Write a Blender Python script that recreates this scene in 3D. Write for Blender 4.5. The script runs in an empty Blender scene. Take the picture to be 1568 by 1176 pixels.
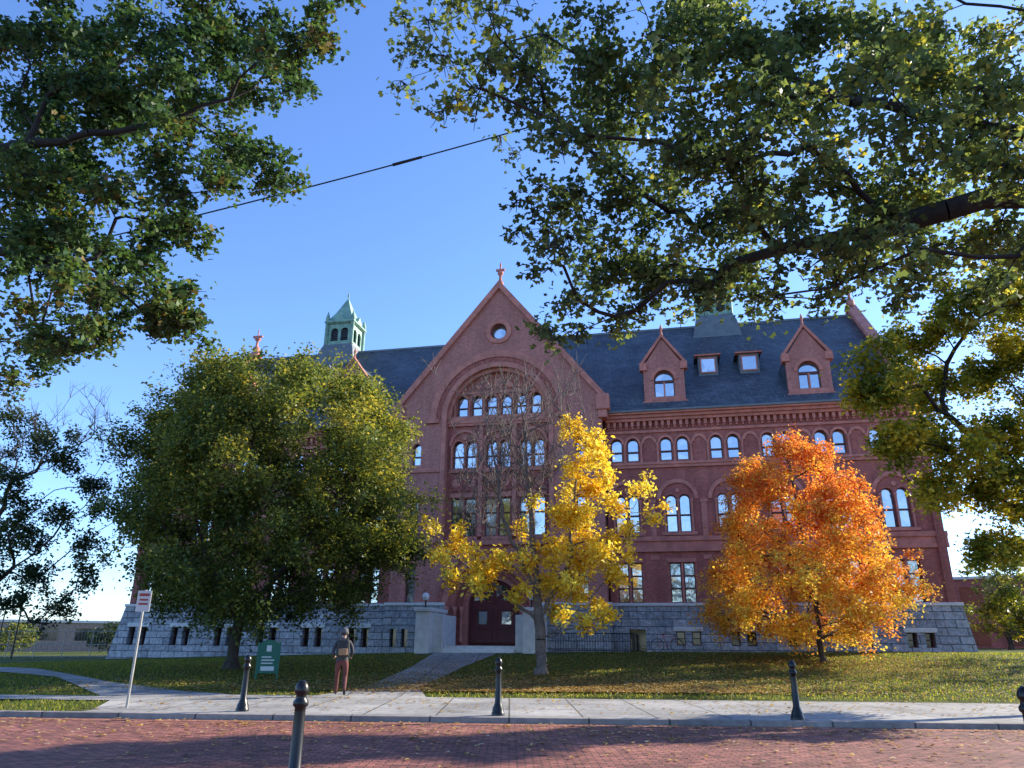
import bpy, math, random
import numpy as np
from mathutils import Matrix, Vector
random.seed(7); rng=np.random.default_rng(7)
SC=bpy.context.scene
def link(o,parent=None):
    bpy.context.collection.objects.link(o)
    if parent: o.parent=parent
    return o
def empty(name,loc=(0,0,0),rz=0):
    e=bpy.data.objects.new(name,None); e.location=loc; e.rotation_euler=(0,0,rz); e.empty_display_size=.3
    return link(e)
# ---------------------------------------------------------------- materials
class NT:
    def __init__(s,name):
        s.m=bpy.data.materials.new(name); s.m.use_nodes=True; s.t=s.m.node_tree; s.t.nodes.clear()
        s.out=s.n('ShaderNodeOutputMaterial')
    def n(s,t,**k):
        nd=s.t.nodes.new(t)
        for a,b in k.items(): setattr(nd,a,b)
        return nd
    def l(s,a,b): s.t.links.new(a,b)
    def set(s,nd,**k):
        for a,b in k.items():
            nd.inputs[a.replace('_',' ')].default_value=b
def c4(c): return (c[0],c[1],c[2],1)
def ramp(nt,fac,stops):
    r=nt.n('ShaderNodeValToRGB'); nt.l(fac,r.inputs[0])
    el=r.color_ramp.elements
    while len(el)<len(stops): el.new(.5)
    for e,(p,c) in zip(el,stops): e.position=p; e.color=c4(c)
    return r.outputs[0]
def noise(nt,vec,scale,detail=4,rough=.6):
    n=nt.n('ShaderNodeTexNoise'); n.inputs['Scale'].default_value=scale; n.inputs['Detail'].default_value=detail; n.inputs['Roughness'].default_value=rough
    nt.l(vec,n.inputs['Vector']); return n.outputs['Fac']
def mixc(nt,fac,a,b,mode='MIX'):
    m=nt.n('ShaderNodeMix',data_type='RGBA',blend_type=mode)
    for i,x in ((0,fac),(6,a),(7,b)):
        if isinstance(x,(int,float)): m.inputs[i].default_value=x
        elif isinstance(x,tuple): m.inputs[i].default_value=c4(x)
        else: nt.l(x,m.inputs[i])
    return m.outputs[2]
def bump(nt,h,strength,dist):
    b=nt.n('ShaderNodeBump'); b.inputs['Strength'].default_value=strength; b.inputs['Distance'].default_value=dist
    nt.l(h,b.inputs['Height']); return b.outputs[0]
def pbsdf(nt,col,rough=.8,metal=0,nrm=None,spec=.4):
    p=nt.n('ShaderNodeBsdfPrincipled')
    if isinstance(col,tuple): p.inputs['Base Color'].default_value=c4(col)
    else: nt.l(col,p.inputs['Base Color'])
    p.inputs['Roughness'].default_value=rough; p.inputs['Metallic'].default_value=metal
    p.inputs['Specular IOR Level'].default_value=spec
    if nrm is not None: nt.l(nrm,p.inputs['Normal'])
    nt.l(p.outputs[0],nt.out.inputs[0]); return p
def m_plain(name,col,rough=.7,metal=0,var=.25,scale=3,bs=.2,bd=.01,spec=.4):
    nt=NT(name); tc=nt.n('ShaderNodeTexCoord').outputs['Object']
    f=noise(nt,tc,scale); d=tuple(x*(1-var) for x in col); u=tuple(min(1,x*(1+var)) for x in col)
    c=ramp(nt,f,[(.3,d),(.7,u)])
    pbsdf(nt,c,rough,metal,bump(nt,noise(nt,tc,scale*8),bs,bd),spec); return nt.m
def m_blocks(name,c1,c2,mortar,bw,rh,ms,mode='wall',rough=.85,bs=.6,bd=.02,rock=0,stain=.3,offs=.5,squash=1,bias=0,mott=.2,streak=0):
    nt=NT(name); tc=nt.n('ShaderNodeTexCoord').outputs['Object']
    sp=nt.n('ShaderNodeSeparateXYZ'); nt.l(tc,sp.inputs[0])
    cb=nt.n('ShaderNodeCombineXYZ')
    if mode=='wall':
        a=nt.n('ShaderNodeMath',operation='ADD'); nt.l(sp.outputs[0],a.inputs[0]); nt.l(sp.outputs[1],a.inputs[1])
        nt.l(a.outputs[0],cb.inputs[0]); nt.l(sp.outputs[2],cb.inputs[1])
    else:
        nt.l(sp.outputs[0],cb.inputs[0]); nt.l(sp.outputs[1],cb.inputs[1])
    v=cb.outputs[0]
    b=nt.n('ShaderNodeTexBrick'); nt.l(v,b.inputs['Vector']); b.offset=offs; b.squash=squash
    b.inputs['Color1'].default_value=c4(c1); b.inputs['Color2'].default_value=c4(c2); b.inputs['Mortar'].default_value=c4(mortar)
    b.inputs['Scale'].default_value=1; b.inputs['Mortar Size'].default_value=ms; b.inputs['Brick Width'].default_value=bw; b.inputs['Row Height'].default_value=rh
    b.inputs['Mortar Smooth'].default_value=.3; b.inputs['Bias'].default_value=bias
    f=noise(nt,tc,.45,5,.65)
    s=ramp(nt,f,[(.3,(1-stain,)*3),(.7,(1+stain*.4,)*3)])
    c=mixc(nt,1.0,b.outputs['Color'],s,'MULTIPLY')
    f2=noise(nt,tc,6,3)
    c=mixc(nt,1.0,c,ramp(nt,f2,[(.3,(1-mott,)*3),(.7,(1+mott*.75,)*3)]),'MULTIPLY')
    if streak:
        mp=nt.n('ShaderNodeMapping'); mp.inputs['Scale'].default_value=(1.6,1.6,.12); nt.l(tc,mp.inputs[0])
        c=mixc(nt,1.0,c,ramp(nt,noise(nt,mp.outputs[0],1.0,5,.7),[(.35,(1-streak,)*3),(.6,(1.04,)*3)]),'MULTIPLY')
    inv=nt.n('ShaderNodeMath',operation='SUBTRACT'); inv.inputs[0].default_value=1; nt.l(b.outputs['Fac'],inv.inputs[1])
    h=inv.outputs[0]
    if rock:
        r=noise(nt,tc,4.5,4,.6); a=nt.n('ShaderNodeMath',operation='MULTIPLY_ADD'); nt.l(r,a.inputs[0]); a.inputs[1].default_value=rock; nt.l(h,a.inputs[2]); h=a.outputs[0]
    pbsdf(nt,c,rough,0,bump(nt,h,bs,bd),.3); return nt.m
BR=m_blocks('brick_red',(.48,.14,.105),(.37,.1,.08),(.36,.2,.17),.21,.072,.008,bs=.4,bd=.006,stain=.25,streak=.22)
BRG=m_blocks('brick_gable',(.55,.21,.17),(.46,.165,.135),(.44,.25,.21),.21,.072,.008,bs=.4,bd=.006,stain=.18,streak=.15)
SS=m_plain('red_sandstone',(.5,.19,.145),.85,0,.25,2.2,.4,.02)
SSD=m_plain('carved_terracotta',(.45,.14,.11),.85,0,.45,7,.9,.08)
GR=m_blocks('rock_faced_granite',(.52,.52,.53),(.33,.34,.36),(.16,.165,.18),.95,.40,.022,bs=1,bd=.09,rock=2.2,stain=.25,mott=.3,streak=.15)
GRL=m_plain('dressed_granite',(.62,.61,.58),.8,0,.14,3,.2,.01)
SL=m_blocks('slate_roof',(.115,.13,.15),(.07,.08,.1),(.03,.035,.045),.3,.16,.012,bs=.5,bd=.02,stain=.4,rough=.55,streak=.25)
ZN=m_plain('zinc_cladding',(.14,.16,.17),.55,0,.2,2)
CU=m_plain('copper_patina',(.22,.36,.28),.7,0,.35,2)
DK=m_plain('dark_void',(.012,.012,.015),.9)
FR=m_plain('window_frame_maroon',(.12,.04,.035),.5)
DOORM=m_plain('door_maroon',(.12,.025,.028),.4,0,.2,2)
BLK=m_plain('black_iron',(.009,.009,.01),.32,0,.2,6,.1,.003,.4)
def m_glass():
    nt=NT('window_glass'); tc=nt.n('ShaderNodeTexCoord').outputs['Object']
    g=nt.n('ShaderNodeBsdfPrincipled'); nt.set(g,Base_Color=(.85,.88,.9,1),Metallic=.95,Roughness=.05)
    nt.l(bump(nt,noise(nt,tc,1.1,2),.25,.05),g.inputs['Normal'])
    d=nt.n('ShaderNodeBsdfPrincipled'); nt.set(d,Base_Color=(.03,.035,.045,1),Roughness=.1)
    d2=nt.n('ShaderNodeBsdfPrincipled'); nt.set(d2,Base_Color=(.65,.67,.67,1),Roughness=.3)
    v=nt.n('ShaderNodeTexVoronoi'); v.inputs['Scale'].default_value=1.3; nt.l(tc,v.inputs['Vector'])
    s=nt.n('ShaderNodeSeparateXYZ'); nt.l(v.outputs['Color'],s.inputs[0])
    r=nt.n('ShaderNodeMath',operation='GREATER_THAN'); r.inputs[1].default_value=.55; nt.l(s.outputs[0],r.inputs[0])
    m0=nt.n('ShaderNodeMixShader'); nt.l(r.outputs[0],m0.inputs[0]); nt.l(d.outputs[0],m0.inputs[1]); nt.l(d2.outputs[0],m0.inputs[2])
    m=nt.n('ShaderNodeMixShader'); m.inputs[0].default_value=.62; nt.l(m0.outputs[0],m.inputs[1]); nt.l(g.outputs[0],m.inputs[2]); nt.l(m.outputs[0],nt.out.inputs[0])
    return nt.m
GL=m_glass()
def m_leaf(name,stops,trans=.45,rough=.5,tint=(1.5,1.35,.7)):
    nt=NT(name)
    a=nt.n('ShaderNodeAttribute'); a.attribute_name='rnd'
    c=ramp(nt,a.outputs['Fac'],stops)
    p=nt.n('ShaderNodeBsdfPrincipled'); nt.l(c,p.inputs['Base Color']); p.inputs['Roughness'].default_value=rough; p.inputs['Specular IOR Level'].default_value=.35
    t=nt.n('ShaderNodeBsdfTranslucent'); 
    c2=mixc(nt,1.0,c,tint,'MULTIPLY'); nt.l(c2,t.inputs[0])
    m=nt.n('ShaderNodeMixShader'); m.inputs[0].default_value=trans; nt.l(p.outputs[0],m.inputs[1]); nt.l(t.outputs[0],m.inputs[2]); nt.l(m.outputs[0],nt.out.inputs[0])
    return nt.m
BARK=m_plain('tree_bark',(.06,.048,.04),.95,0,.4,5,.8,.03)
BARKD=m_plain('tree_bark_dark',(.03,.025,.022),.95,0,.4,5,.8,.03)
BARKG=m_plain('tree_bark_grey',(.15,.12,.105),.95,0,.4,5,.5,.03)
# ---------------------------------------------------------------- mesh helpers
def mesh_obj(name,V,F,mat,parent=None,smooth=False):
    me=bpy.data.meshes.new(name); me.from_pydata([tuple(v) for v in V],[],[tuple(f) for f in F]); me.update()
    me.materials.append(mat)
    if smooth: me.polygons.foreach_set('use_smooth',[True]*len(me.polygons))
    return link(bpy.data.objects.new(name,me),parent)
def boxes(name,L,mat,parent=None,bev=0):
    V=[];F=[]
    for (x0,x1,y0,y1,z0,z1) in L:
        b=len(V)
        V+=[(x0,y0,z0),(x1,y0,z0),(x1,y1,z0),(x0,y1,z0),(x0,y0,z1),(x1,y0,z1),(x1,y1,z1),(x0,y1,z1)]
        F+=[tuple(b+i for i in f) for f in ((0,3,2,1),(4,5,6,7),(0,1,5,4),(1,2,6,5),(2,3,7,6),(3,0,4,7))]
    o=mesh_obj(name,V,F,mat,parent)
    if bev:
        m=o.modifiers.new('b','BEVEL'); m.width=bev; m.segments=2
    return o
def panel(name,polys,y0,y1,mat,parent=None):
    cu=bpy.data.curves.new(name,'CURVE'); cu.dimensions='2D'; cu.fill_mode='BOTH'; cu.extrude=abs(y1-y0)/2
    for p in polys:
        s=cu.splines.new('POLY'); s.points.add(len(p)-1)
        for i,(x,z) in enumerate(p): s.points[i].co=(x,z,0,1)
        s.use_cyclic_u=True
    ob=link(bpy.data.objects.new(name,cu)); dg=bpy.context.evaluated_depsgraph_get()
    me=bpy.data.meshes.new_from_object(ob.evaluated_get(dg)); bpy.data.objects.remove(ob)
    ym=(y0+y1)/2
    co=np.empty(len(me.vertices)*3); me.vertices.foreach_get('co',co); co=co.reshape(-1,3)
    co=np.stack([co[:,0],ym-co[:,2],co[:,1]],1); me.vertices.foreach_set('co',co.ravel()); me.update()
    me.materials.clear(); me.materials.append(mat); me.polygons.foreach_set('use_smooth',[False]*len(me.polygons))
    return link(bpy.data.objects.new(name,me),parent)
def rect(x0,x1,z0,z1): return [(x0,z0),(x1,z0),(x1,z1),(x0,z1)]
def arch(xc,z0,zs,r,n=12):
    return [(xc-r,z0),(xc+r,z0)]+[(xc+r*math.cos(math.pi*i/n),zs+r*math.sin(math.pi*i/n)) for i in range(n+1)]
def ring(xc,zs,r0,r1,n=20,leg=0):
    o=[(xc+r1*math.cos(math.pi*i/n),zs+r1*math.sin(math.pi*i/n)) for i in range(n+1)]
    q=[(xc+r0*math.cos(math.pi*i/n),zs+r0*math.sin(math.pi*i/n)) for i in range(n,-1,-1)]
    if leg: return [(xc+r1,zs-leg)]+o+[(xc-r1,zs-leg),(xc-r0,zs-leg)]+q+[(xc+r0,zs-leg)]
    return o+q
def circ(xc,zc,r,n=28): return [(xc+r*math.cos(2*math.pi*i/n),zc+r*math.sin(2*math.pi*i/n)) for i in range(n)]
def tubes(name,segs,mat,parent=None,sides=6,smooth=True):
    S=np.asarray(segs,float); A=S[:,:3];B=S[:,3:6]; d=B-A; L=np.linalg.norm(d,axis=1,keepdims=True)+1e-9; d=d/L
    ref=np.where(np.abs(d[:,2:3])>.9,np.array([[1.,0,0]]),np.array([[0,0,1.]]))
    u=np.cross(d,ref); u/=np.linalg.norm(u,axis=1,keepdims=True); w=np.cross(d,u)
    an=np.arange(sides)*2*np.pi/sides
    off=u[:,None,:]*np.cos(an)[None,:,None]+w[:,None,:]*np.sin(an)[None,:,None]
    va=A[:,None,:]+off*S[:,6][:,None,None]; vb=B[:,None,:]+off*S[:,7][:,None,None]
    V=np.concatenate([va,vb],1).reshape(-1,3); N=len(S)
    i=np.arange(sides); j=(i+1)%sides
    q=np.stack([i,i+sides,j+sides,j],1)
    F=(q[None]+ (np.arange(N)*2*sides)[:,None,None]).reshape(-1,4)
    return npmesh(name,V,F,mat,parent,smooth)
def npmesh(name,V,F,mat,parent=None,smooth=False,attr=None):
    me=bpy.data.meshes.new(name); k=F.shape[1]
    me.vertices.add(len(V)); me.vertices.foreach_set('co',np.ascontiguousarray(V,dtype=np.float32).ravel())
    me.loops.add(F.size); me.loops.foreach_set('vertex_index',np.ascontiguousarray(F,dtype=np.int32).ravel())
    me.polygons.add(len(F)); me.polygons.foreach_set('loop_start',np.arange(len(F),dtype=np.int32)*k)
    try: me.polygons.foreach_set('loop_total',np.full(len(F),k,dtype=np.int32))
    except Exception: pass
    if smooth: me.polygons.foreach_set('use_smooth',[True]*len(F))
    me.update(calc_edges=True)
    if attr is not None:
        a=me.attributes.new('rnd','FLOAT','FACE'); a.data.foreach_set('value',np.ascontiguousarray(attr,dtype=np.float32))
    me.materials.append(mat)
    return link(bpy.data.objects.new(name,me),parent)
def lathe(prof,x,y,z,n=16):
    V=[];F=[]
    for r,h in prof:
        for i in range(n): V.append((x+r*math.cos(2*math.pi*i/n),y+r*math.sin(2*math.pi*i/n),z+h))
    for k in range(len(prof)-1):
        for i in range(n):
            j=(i+1)%n; F.append((k*n+i,k*n+j,(k+1)*n+j,(k+1)*n+i))
    F.append(tuple(range((len(prof)-1)*n,len(prof)*n)))
    return V,F
def lathes(name,items,mat,parent=None,n=12,smooth=True):
    V=[];F=[]
    for prof,x,y,z in items:
        v,f=lathe(prof,x,y,z,n); b=len(V); V+=v; F+=[tuple(b+i for i in q) for q in f]
    return mesh_obj(name,V,F,mat,parent,smooth)
# ---------------------------------------------------------------- terrain
def gh(x,y):
    x=np.asarray(x,float); y=np.asarray(y,float)
    he=np.interp(x,[-60,-26,-4,24,60],[-.2,.3,.95,1.2,1.3]); yf=41-.217*x
    s=np.clip((y-22)/(yf-22),0,1)
    return .08+(he-.08)*s
KS=.038
def ky(x,yp): return yp-KS*x
xs=np.concatenate([-np.geomspace(1500,45,14),np.arange(-42,43,1.0),np.geomspace(45,1500,14)])
ys=np.concatenate([-np.geomspace(400,12,8),[-6,0,6,12,16.12,16.3,17,18,19,20,21],np.arange(22,62,1.0),np.geomspace(64,1800,18)])
X,Y=np.meshgrid(xs,ys); YY=Y-np.where(np.abs(X)<45,KS*X,KS*45*np.sign(X))
Z=np.where(Y<16.2,-.06,gh(X,YY)); V=np.stack([X,YY,Z],-1).reshape(-1,3)
nx=len(xs);ny=len(ys); I,J=np.meshgrid(np.arange(nx-1),np.arange(ny-1)); b=(J*nx+I).ravel()
F=np.stack([b,b+1,b+nx+1,b+nx],1)
nt=NT('grass'); tc=nt.n('ShaderNodeTexCoord').outputs['Object']
g=ramp(nt,noise(nt,tc,.35,6,.7),[(.3,(.055,.075,.018)),(.5,(.08,.105,.022)),(.7,(.17,.15,.045))])
g=mixc(nt,1.0,g,ramp(nt,noise(nt,tc,14,5,.8),[(.3,(.5,.5,.5)),(.7,(1.4,1.4,1.4))]),'MULTIPLY')
pbsdf(nt,g,.95,0,bump(nt,noise(nt,tc,30,4,.8),1,.06),.1); GRASS=nt.m
npmesh('ground',V,F,GRASS,None,True)
def strip(name,L,R,mat,dz=.03,n=6,parent=None,flat=None):
    L=np.array(L,float);R=np.array(R,float)
    T=np.linspace(0,1,(len(L)-1)*8+1)
    def rs(P): return np.stack([np.interp(T,np.linspace(0,1,len(P)),P[:,k]) for k in (0,1)],1)
    L=rs(L);R=rs(R)
    s=np.linspace(0,1,n+1)[None,:,None]; P=L[:,None]*(1-s)+R[:,None]*s
    z=(gh(P[...,0],P[...,1])+dz) if flat is None else np.full(P.shape[:2],flat)
    V=np.concatenate([P,z[...,None]],-1).reshape(-1,3); m=n+1
    F=[(i*m+j,i*m+j+1,(i+1)*m+j+1,(i+1)*m+j) for i in range(len(L)-1) for j in range(n)]
    return mesh_obj(name,V,F,mat,parent)
CONC=m_blocks('concrete_walk',(.37,.355,.33),(.3,.29,.275),(.11,.11,.1),1.5,1.5,.025,mode='floor',bs=.3,bd=.01,offs=0,stain=.4)
PAV=m_blocks('brick_pavers',(.4,.15,.115),(.2,.075,.06),(.06,.04,.035),.22,.105,.012,mode='floor',bs=.7,bd=.01,stain=.45,rough=.75,mott=.4)
PAVK=m_blocks('brick_edging',(.42,.18,.12),(.3,.11,.08),(.1,.07,.05),.105,.25,.01,mode='floor',bs=.5,bd=.01,stain=.3)
KERB=m_blocks('granite_kerb',(.3,.27,.25),(.24,.22,.21),(.08,.08,.08),1.6,5,.02,mode='floor',stain=.3)
def xrow(x0,x1,yp,n=20): return [(x,ky(x,yp)) for x in np.linspace(x0,x1,n)]
strip('brick_road',xrow(-60,60,-14),xrow(-60,60,15.75),PAV,flat=0.0,n=2)
strip('brick_road_edging',xrow(-60,60,15.75),xrow(-60,60,16.16),PAVK,flat=0.004,n=1)
Vk=[];Fk=[]
XX=np.linspace(-60,60,41)
for x in XX:
    for yy,z in ((16.16,-.05),(16.16,.105),(16.32,.115),(16.32,0)): Vk.append((x,ky(x,yy),z))
for i in range(len(XX)-1):
    for j in range(3): a=i*4+j; Fk.append((a,a+4,a+5,a+1))
mesh_obj('kerb',Vk,Fk,KERB)
FPL=[(-8.9,17.1),(-9.8,19.6),(-11.2,21.7),(-16,28),(-20,31.2),(-30,36)]; FPR=[(-7.4,21.8),(-8.2,22.4),(-9.6,23.0),(-13,25.8),(-20.5,34),(-30,40)]
EWL=[(-5.6,21.4),(-4.4,24),(-4.0,32),(-4.0,41.4)]; EWR=[(-2.2,21.4),(-2.7,24),(-1.9,32),(-.6,40.7)]
strip('sidewalk',[(-8.9,ky(-8.9,16.32)),(0,ky(0,16.32)),(60,ky(60,16.32))],[(-7.6,21.9),(0,21.5),(60,19.5)],CONC,flat=.112)
strip('sidewalk_left',[(-9.6,19.7),(-60,21.6)],[(-10.6,21.1),(-60,23.2)],CONC,dz=.028)
strip('footpath_left',FPL,FPR,CONC,dz=.024)
strip('entrance_walk',EWL,EWR,CONC,dz=.026)
# ---------------------------------------------------------------- building
B=empty('brick_university_hall',(0,45,0),-math.radians(12.25))
rc=[7.05,10.0,12.93,15.87,18.8,21.75]
lc=[-9.0,-12.0,-15.05,-18.1,-21.1,-24.0]
holes={'L':[], 'R':[]}; frames=[]; rings3=[]; rings2=[]; cols=[]; sills=[]
def sash(x0,x1,z0,z1,bars,t=.05):
    frames.append(rect(x0-.03,x1+.03,z0-.03,z1+.03))
    zz=[z0]+bars+[z1]
    for a,b2 in zip(zz[:-1],zz[1:]): frames.append(rect(x0+t,x1-t,a+t,b2-t*.6))
def sasha(xc,z0,zs,r,bars,t=.05):
    frames.append(arch(xc,z0-.03,zs,r+.03)); zz=[z0]+bars
    for a,b2 in zip(zz[:-1],zz[1:]): frames.append(rect(xc-r+t,xc+r-t,a+t,b2-t*.6))
    frames.append(arch(xc,zz[-1]+t,zs,r-t))
for side,cs in (('L',lc),('R',rc)):
    H=holes[side]
    for c in cs:
        for s in (-1,1):
            H.append(arch(c+s*.385,7.62,9.5,.31)); sasha(c+s*.385,7.62,9.5,.31,[8.6])
            H.append(arch(c+s*.49,11.88,12.95,.345)); sasha(c+s*.49,11.88,12.95,.345,[12.45])
            a=c+s*.385; H.append(rect(a-.31,a+.31,3.68,5.88)); sash(a-.31,a+.31,3.68,5.88,[4.45,5.15])
            rings3.append(ring(c+s*.49,12.95,.345,.48,12))
        rings3.append(ring(c+1.475,12.95,.3,.46,12))
        rings2.append(ring(c,9.5,.98,1.2,18)); rings2.append(circ(c,10.02,.13,10))
        for s in (-1,0,1):
            cols.append((c+s*.78 if s else c,-.06,7.45,9.5,.06))
            cols.append((c+s*.98 if s else c,-.05,11.75,12.95,.07))
        sills+=[(c-1.0,c+1.0,-.14,.1,7.42,7.6),(c-.8,c+.8,-.09,.1,5.9,6.12),(c-.8,c+.8,-.1,.1,3.62,3.675)]
        sills+=[(c-.055,c+.055,-.045,.1,3.7,5.9)]
        sills+=[(c-.79,c-.705,-.03,.1,5.1,5.25),(c+.705,c+.79,-.03,.1,5.1,5.25)]
    for a,b2 in zip(cs[:-1],cs[1:]):
        m=(a+b2)/2; sills.append((m-.16,m+.16,-.075,.05,7.36,9.3)); sills.append((m-.22,m+.22,-.1,.05,9.3,9.5))
        sills.append((m-.24,m+.24,-.045,.05,6.05,6.3))
panel('right_wing_wall',[rect(5.9,23.8,3.5,14.6)]+holes['R'],0,.4,BR,B)
panel('left_wing_wall',[rect(-25.4,-7.2,3.5,14.6)]+holes['L'],0,.4,BR,B)
panel('arcade_arches',rings3,-.07,.02,SS,B)
panel('window_hood_arches',rings2,-.1,.02,SS,B)
boxes('sills_and_lintels',sills,SS,B)
lathes('colonnettes',[([(r*1.5,0),(r*1.5,.1),(r,.14),(r,z1-z0-.22),(r*1.7,z1-z0-.06),(r*1.7,z1-z0)],x,y,z0) for x,y,z0,z1,r in cols],SS,B,8)
boxes('wing_glass',[(5.9,23.7,.27,.3,3.5,14.4),(-25.3,-7.2,.27,.3,3.5,14.4)],GL,B)
trim=[]
for x0,x1 in ((5.95,24.0),(-25.6,-7.25)):
    trim+=[(x0,x1,-.13,.05,6.5,6.72),(x0,x1,-.07,.05,6.72,7.1),(x0,x1,-.17,.05,7.1,7.36),(x0,x1,-.13,.05,11.42,11.6),(x0,x1,-.2,.05,11.6,11.74),
           (x0,x1,-.09,.05,13.6,13.75),(x0,x1,-.3,.05,14.3,14.48),(x0,x1,-.45,.05,14.48,14.66),(x0,x1,-.62,.05,14.66,14.8)]
    n=int((x1-x0)/.36)
    for i in range(n):
        a=x0+(i+.3)*(x1-x0)/n; trim.append((a,a+.17,-.22,.04,13.98,14.3)); trim.append((a+.03,a+.14,-.13,.04,13.85,13.98))
boxes('cornice_and_bands',trim,SS,B)
boxes('body_core',[(-25.3,23.7,.5,19.6,1,14.7)],BR,B)
for xg,nm in ((-25.42,'left'),(23.42,'right')):
    V=[];pts=[(-.2,3.5),(20.2,3.5),(20.2,14.9),(10,25.0),(-.2,14.9)]
    for x in (xg,xg+.42):
        for y,z in pts: V.append((x,y,z))
    F=[(4,3,2,1,0),(5,6,7,8,9)]+[(i,(i+1)%5,5+(i+1)%5,5+i) for i in range(5)]
    mesh_obj(nm+'_end_gable',V,F,BR,B)
    V=[];F=[]
    for s in (0,1):
        y0=-.75 if s==0 else 20.75; z0=14.55
        b=len(V)
        for x in (xg-.12,xg+.54):
            V+=[(x,y0,z0+.1),(x,10,25.15),(x,10,25.5),(x,y0,z0+.5)]
        F+=[tuple(b+i for i in f) for f in ((0,1,2,3),(7,6,5,4),(0,4,5,1),(3,2,6,7),(0,3,7,4))]
    mesh_obj(nm+'_gable_coping',V,F,SS,B)
    lathes(nm+'_finial',[([(.3,0),(.3,.5),(.12,.6),(.1,1.1),(.28,1.25),(.28,1.4),(.06,1.5),(.05,2.1),(.01,2.3)],xg+.2,10,25.3)],SS,B,8)
    boxes(nm+'_finial_cross',[(xg-.25,xg+.65,9.93,10.07,26.75,26.92)],SS,B)
    boxes(nm+'_kneeler',[(xg-.2,xg+.6,-.85,.3,14.3,15.3)],SS,B,.04)
def quadsolid(name,pts,t,mat):
    a=np.array(pts); n=np.cross(a[1]-a[0],a[2]-a[0]); n=n/np.linalg.norm(n)
    if n[2]<0: n=-n
    bt=a-n*t; V=list(map(tuple,a))+list(map(tuple,bt)); k=len(a)
    F=[tuple(range(k)),tuple(range(2*k-1,k-1,-1))]+[(i,k+i,k+(i+1)%k,(i+1)%k) for i in range(k)]
    return mesh_obj(name,V,F,mat,B)
quadsolid('roof_front',[(-25,-.6,14.84),(23.45,-.6,14.84),(23.45,10,24.6),(-25,10,24.6)],.15,SL)
quadsolid('roof_back',[(-25,20.6,14.84),(23.45,20.6,14.84),(23.45,10,24.6),(-25,10,24.6)],.15,SL)
boxes('ridge_cap',[(-25,23.4,9.88,10.12,24.52,24.68)],ZN,B)
boxes('gutter',[(5.95,23.4,-.72,-.6,14.78,14.9),(-25,-7.25,-.72,-.6,14.78,14.9)],ZN,B)
sg=[]
for r_,yy in enumerate((.1,.5)):
    zz=14.84+(yy+.6)*.9208
    for i in range(120):
        x=-24.6+i*.4+.2*r_
        if x<-7.5 or x>6.2: sg.append((x,x+.05,yy,yy+.06,zz,zz+.08))
boxes('snow_guards',sg,ZN,B)
CX=-.7
W=[arch(-.73,6.7,14.9,3.3,28),circ(CX,20.65,.55)]
pil=[]
for x in (-5.9,4.45):
    pil.append(arch(x,11.95,13.05,.28)); pil.append(rect(x-.28,x+.28,7.62,9.7)); pil.append(rect(x-.3,x+.3,3.68,5.9))
    sasha(x,11.95,13.05,.28,[12.5]); sash(x-.28,x+.28,7.62,9.7,[8.7]); sash(x-.3,x+.3,3.68,5.9,[5.1])
DX=-.94; DZ=3.45
outer=[(-7.2,3.5),(DX-2.6,3.5)]+[(DX+2.6*math.cos(math.pi*(1-i/20)),DZ+2.6*math.sin(math.pi*(1-i/20))) for i in range(1,20)]+[(DX+2.6,3.5),(5.8,3.5),(5.8,15.7),(CX,23.9),(-7.2,15.7)]
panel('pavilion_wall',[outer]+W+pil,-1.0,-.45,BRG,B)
boxes('pavilion_sides',[(-7.19,-7.0,-.98,.4,3.5,15.6),(5.6,5.79,-.98,.4,3.5,15.6)],BR,B)
panel('window_frames',[f for f in frames if not(-6.3<f[0][0]<4.8)],.14,.2,FR,B)
panel('pavilion_side_frames',[f for f in frames if -6.3<f[0][0]<4.8],-.8,-.74,FR,B)
frames.clear(); rh=[]; pcol=[]; psill=[]
xs6=[-.73+(i-2.5)*.96 for i in range(6)]
for x in xs6: rh.append(arch(x,15.15,16.15,.33)); sasha(x,15.15,16.15,.33,[15.7])
x3=[-2.88,-.73,1.42]
for c in x3:
    for s in (-1,1):
        rh.append(arch(c+s*.42,11.75,13.15,.34)); sasha(c+s*.42,11.75,13.15,.34,[12.5])
        rh.append(rect(c+s*.42-.36,c+s*.42+.36,7.55,9.85)); sash(c+s*.42-.36,c+s*.42+.36,7.55,9.85,[8.95])
    psill+=[(c-.95,c+.95,-.64,-.4,11.45,11.7),(c-.9,c+.9,-.6,-.4,9.9,10.15),(c-.95,c+.95,-.65,-.4,7.3,7.5)]
    pcol+=[(c-.85,-.58,11.7,13.15,.07),(c+.85,-.58,11.7,13.15,.07),(c,-.58,11.7,13.15,.06)]
panel('pavilion_recess_wall',[arch(-.73,6.5,14.9,3.34,28)]+rh,-.5,-.2,BR,B)
panel('pavilion_frames',frames,-.33,-.27,FR,B)
boxes('pavilion_glass',[(-4.1,2.65,-.24,-.22,6.6,17),(-6.4,-5.3,-.7,-.68,3.55,14),(3.9,5.1,-.7,-.68,3.55,14),(-1.5,.1,-.6,-.58,19.9,21.3)],GL,B)
panel('rose_frame',[circ(CX,20.65,.6),circ(CX,20.65,.42)],-.8,-.65,FR,B)
panel('rose_surround',[circ(CX,20.65,.85),circ(CX,20.65,.56)],-1.09,-.9,SS,B)
panel('great_arch',[ring(-.73,14.9,3.28,3.6,36),ring(-.73,14.9,3.95,4.4,36)],-1.12,-.95,SS,B)
panel('great_arch_inner',[ring(-.73,14.9,3.05,3.29,36)],-.85,-.48,SS,B)
panel('great_arch_voussoirs',[ring(-.73,14.9,3.61,3.94,36)],-1.06,-.95,SSD,B)
panel('tympanum_relief',[[(-.73+2.6*math.cos(math.pi*i/24),16.78+1.05*math.sin(math.pi*i/24)) for i in range(25)]],-.56,-.45,SSD,B)
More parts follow.
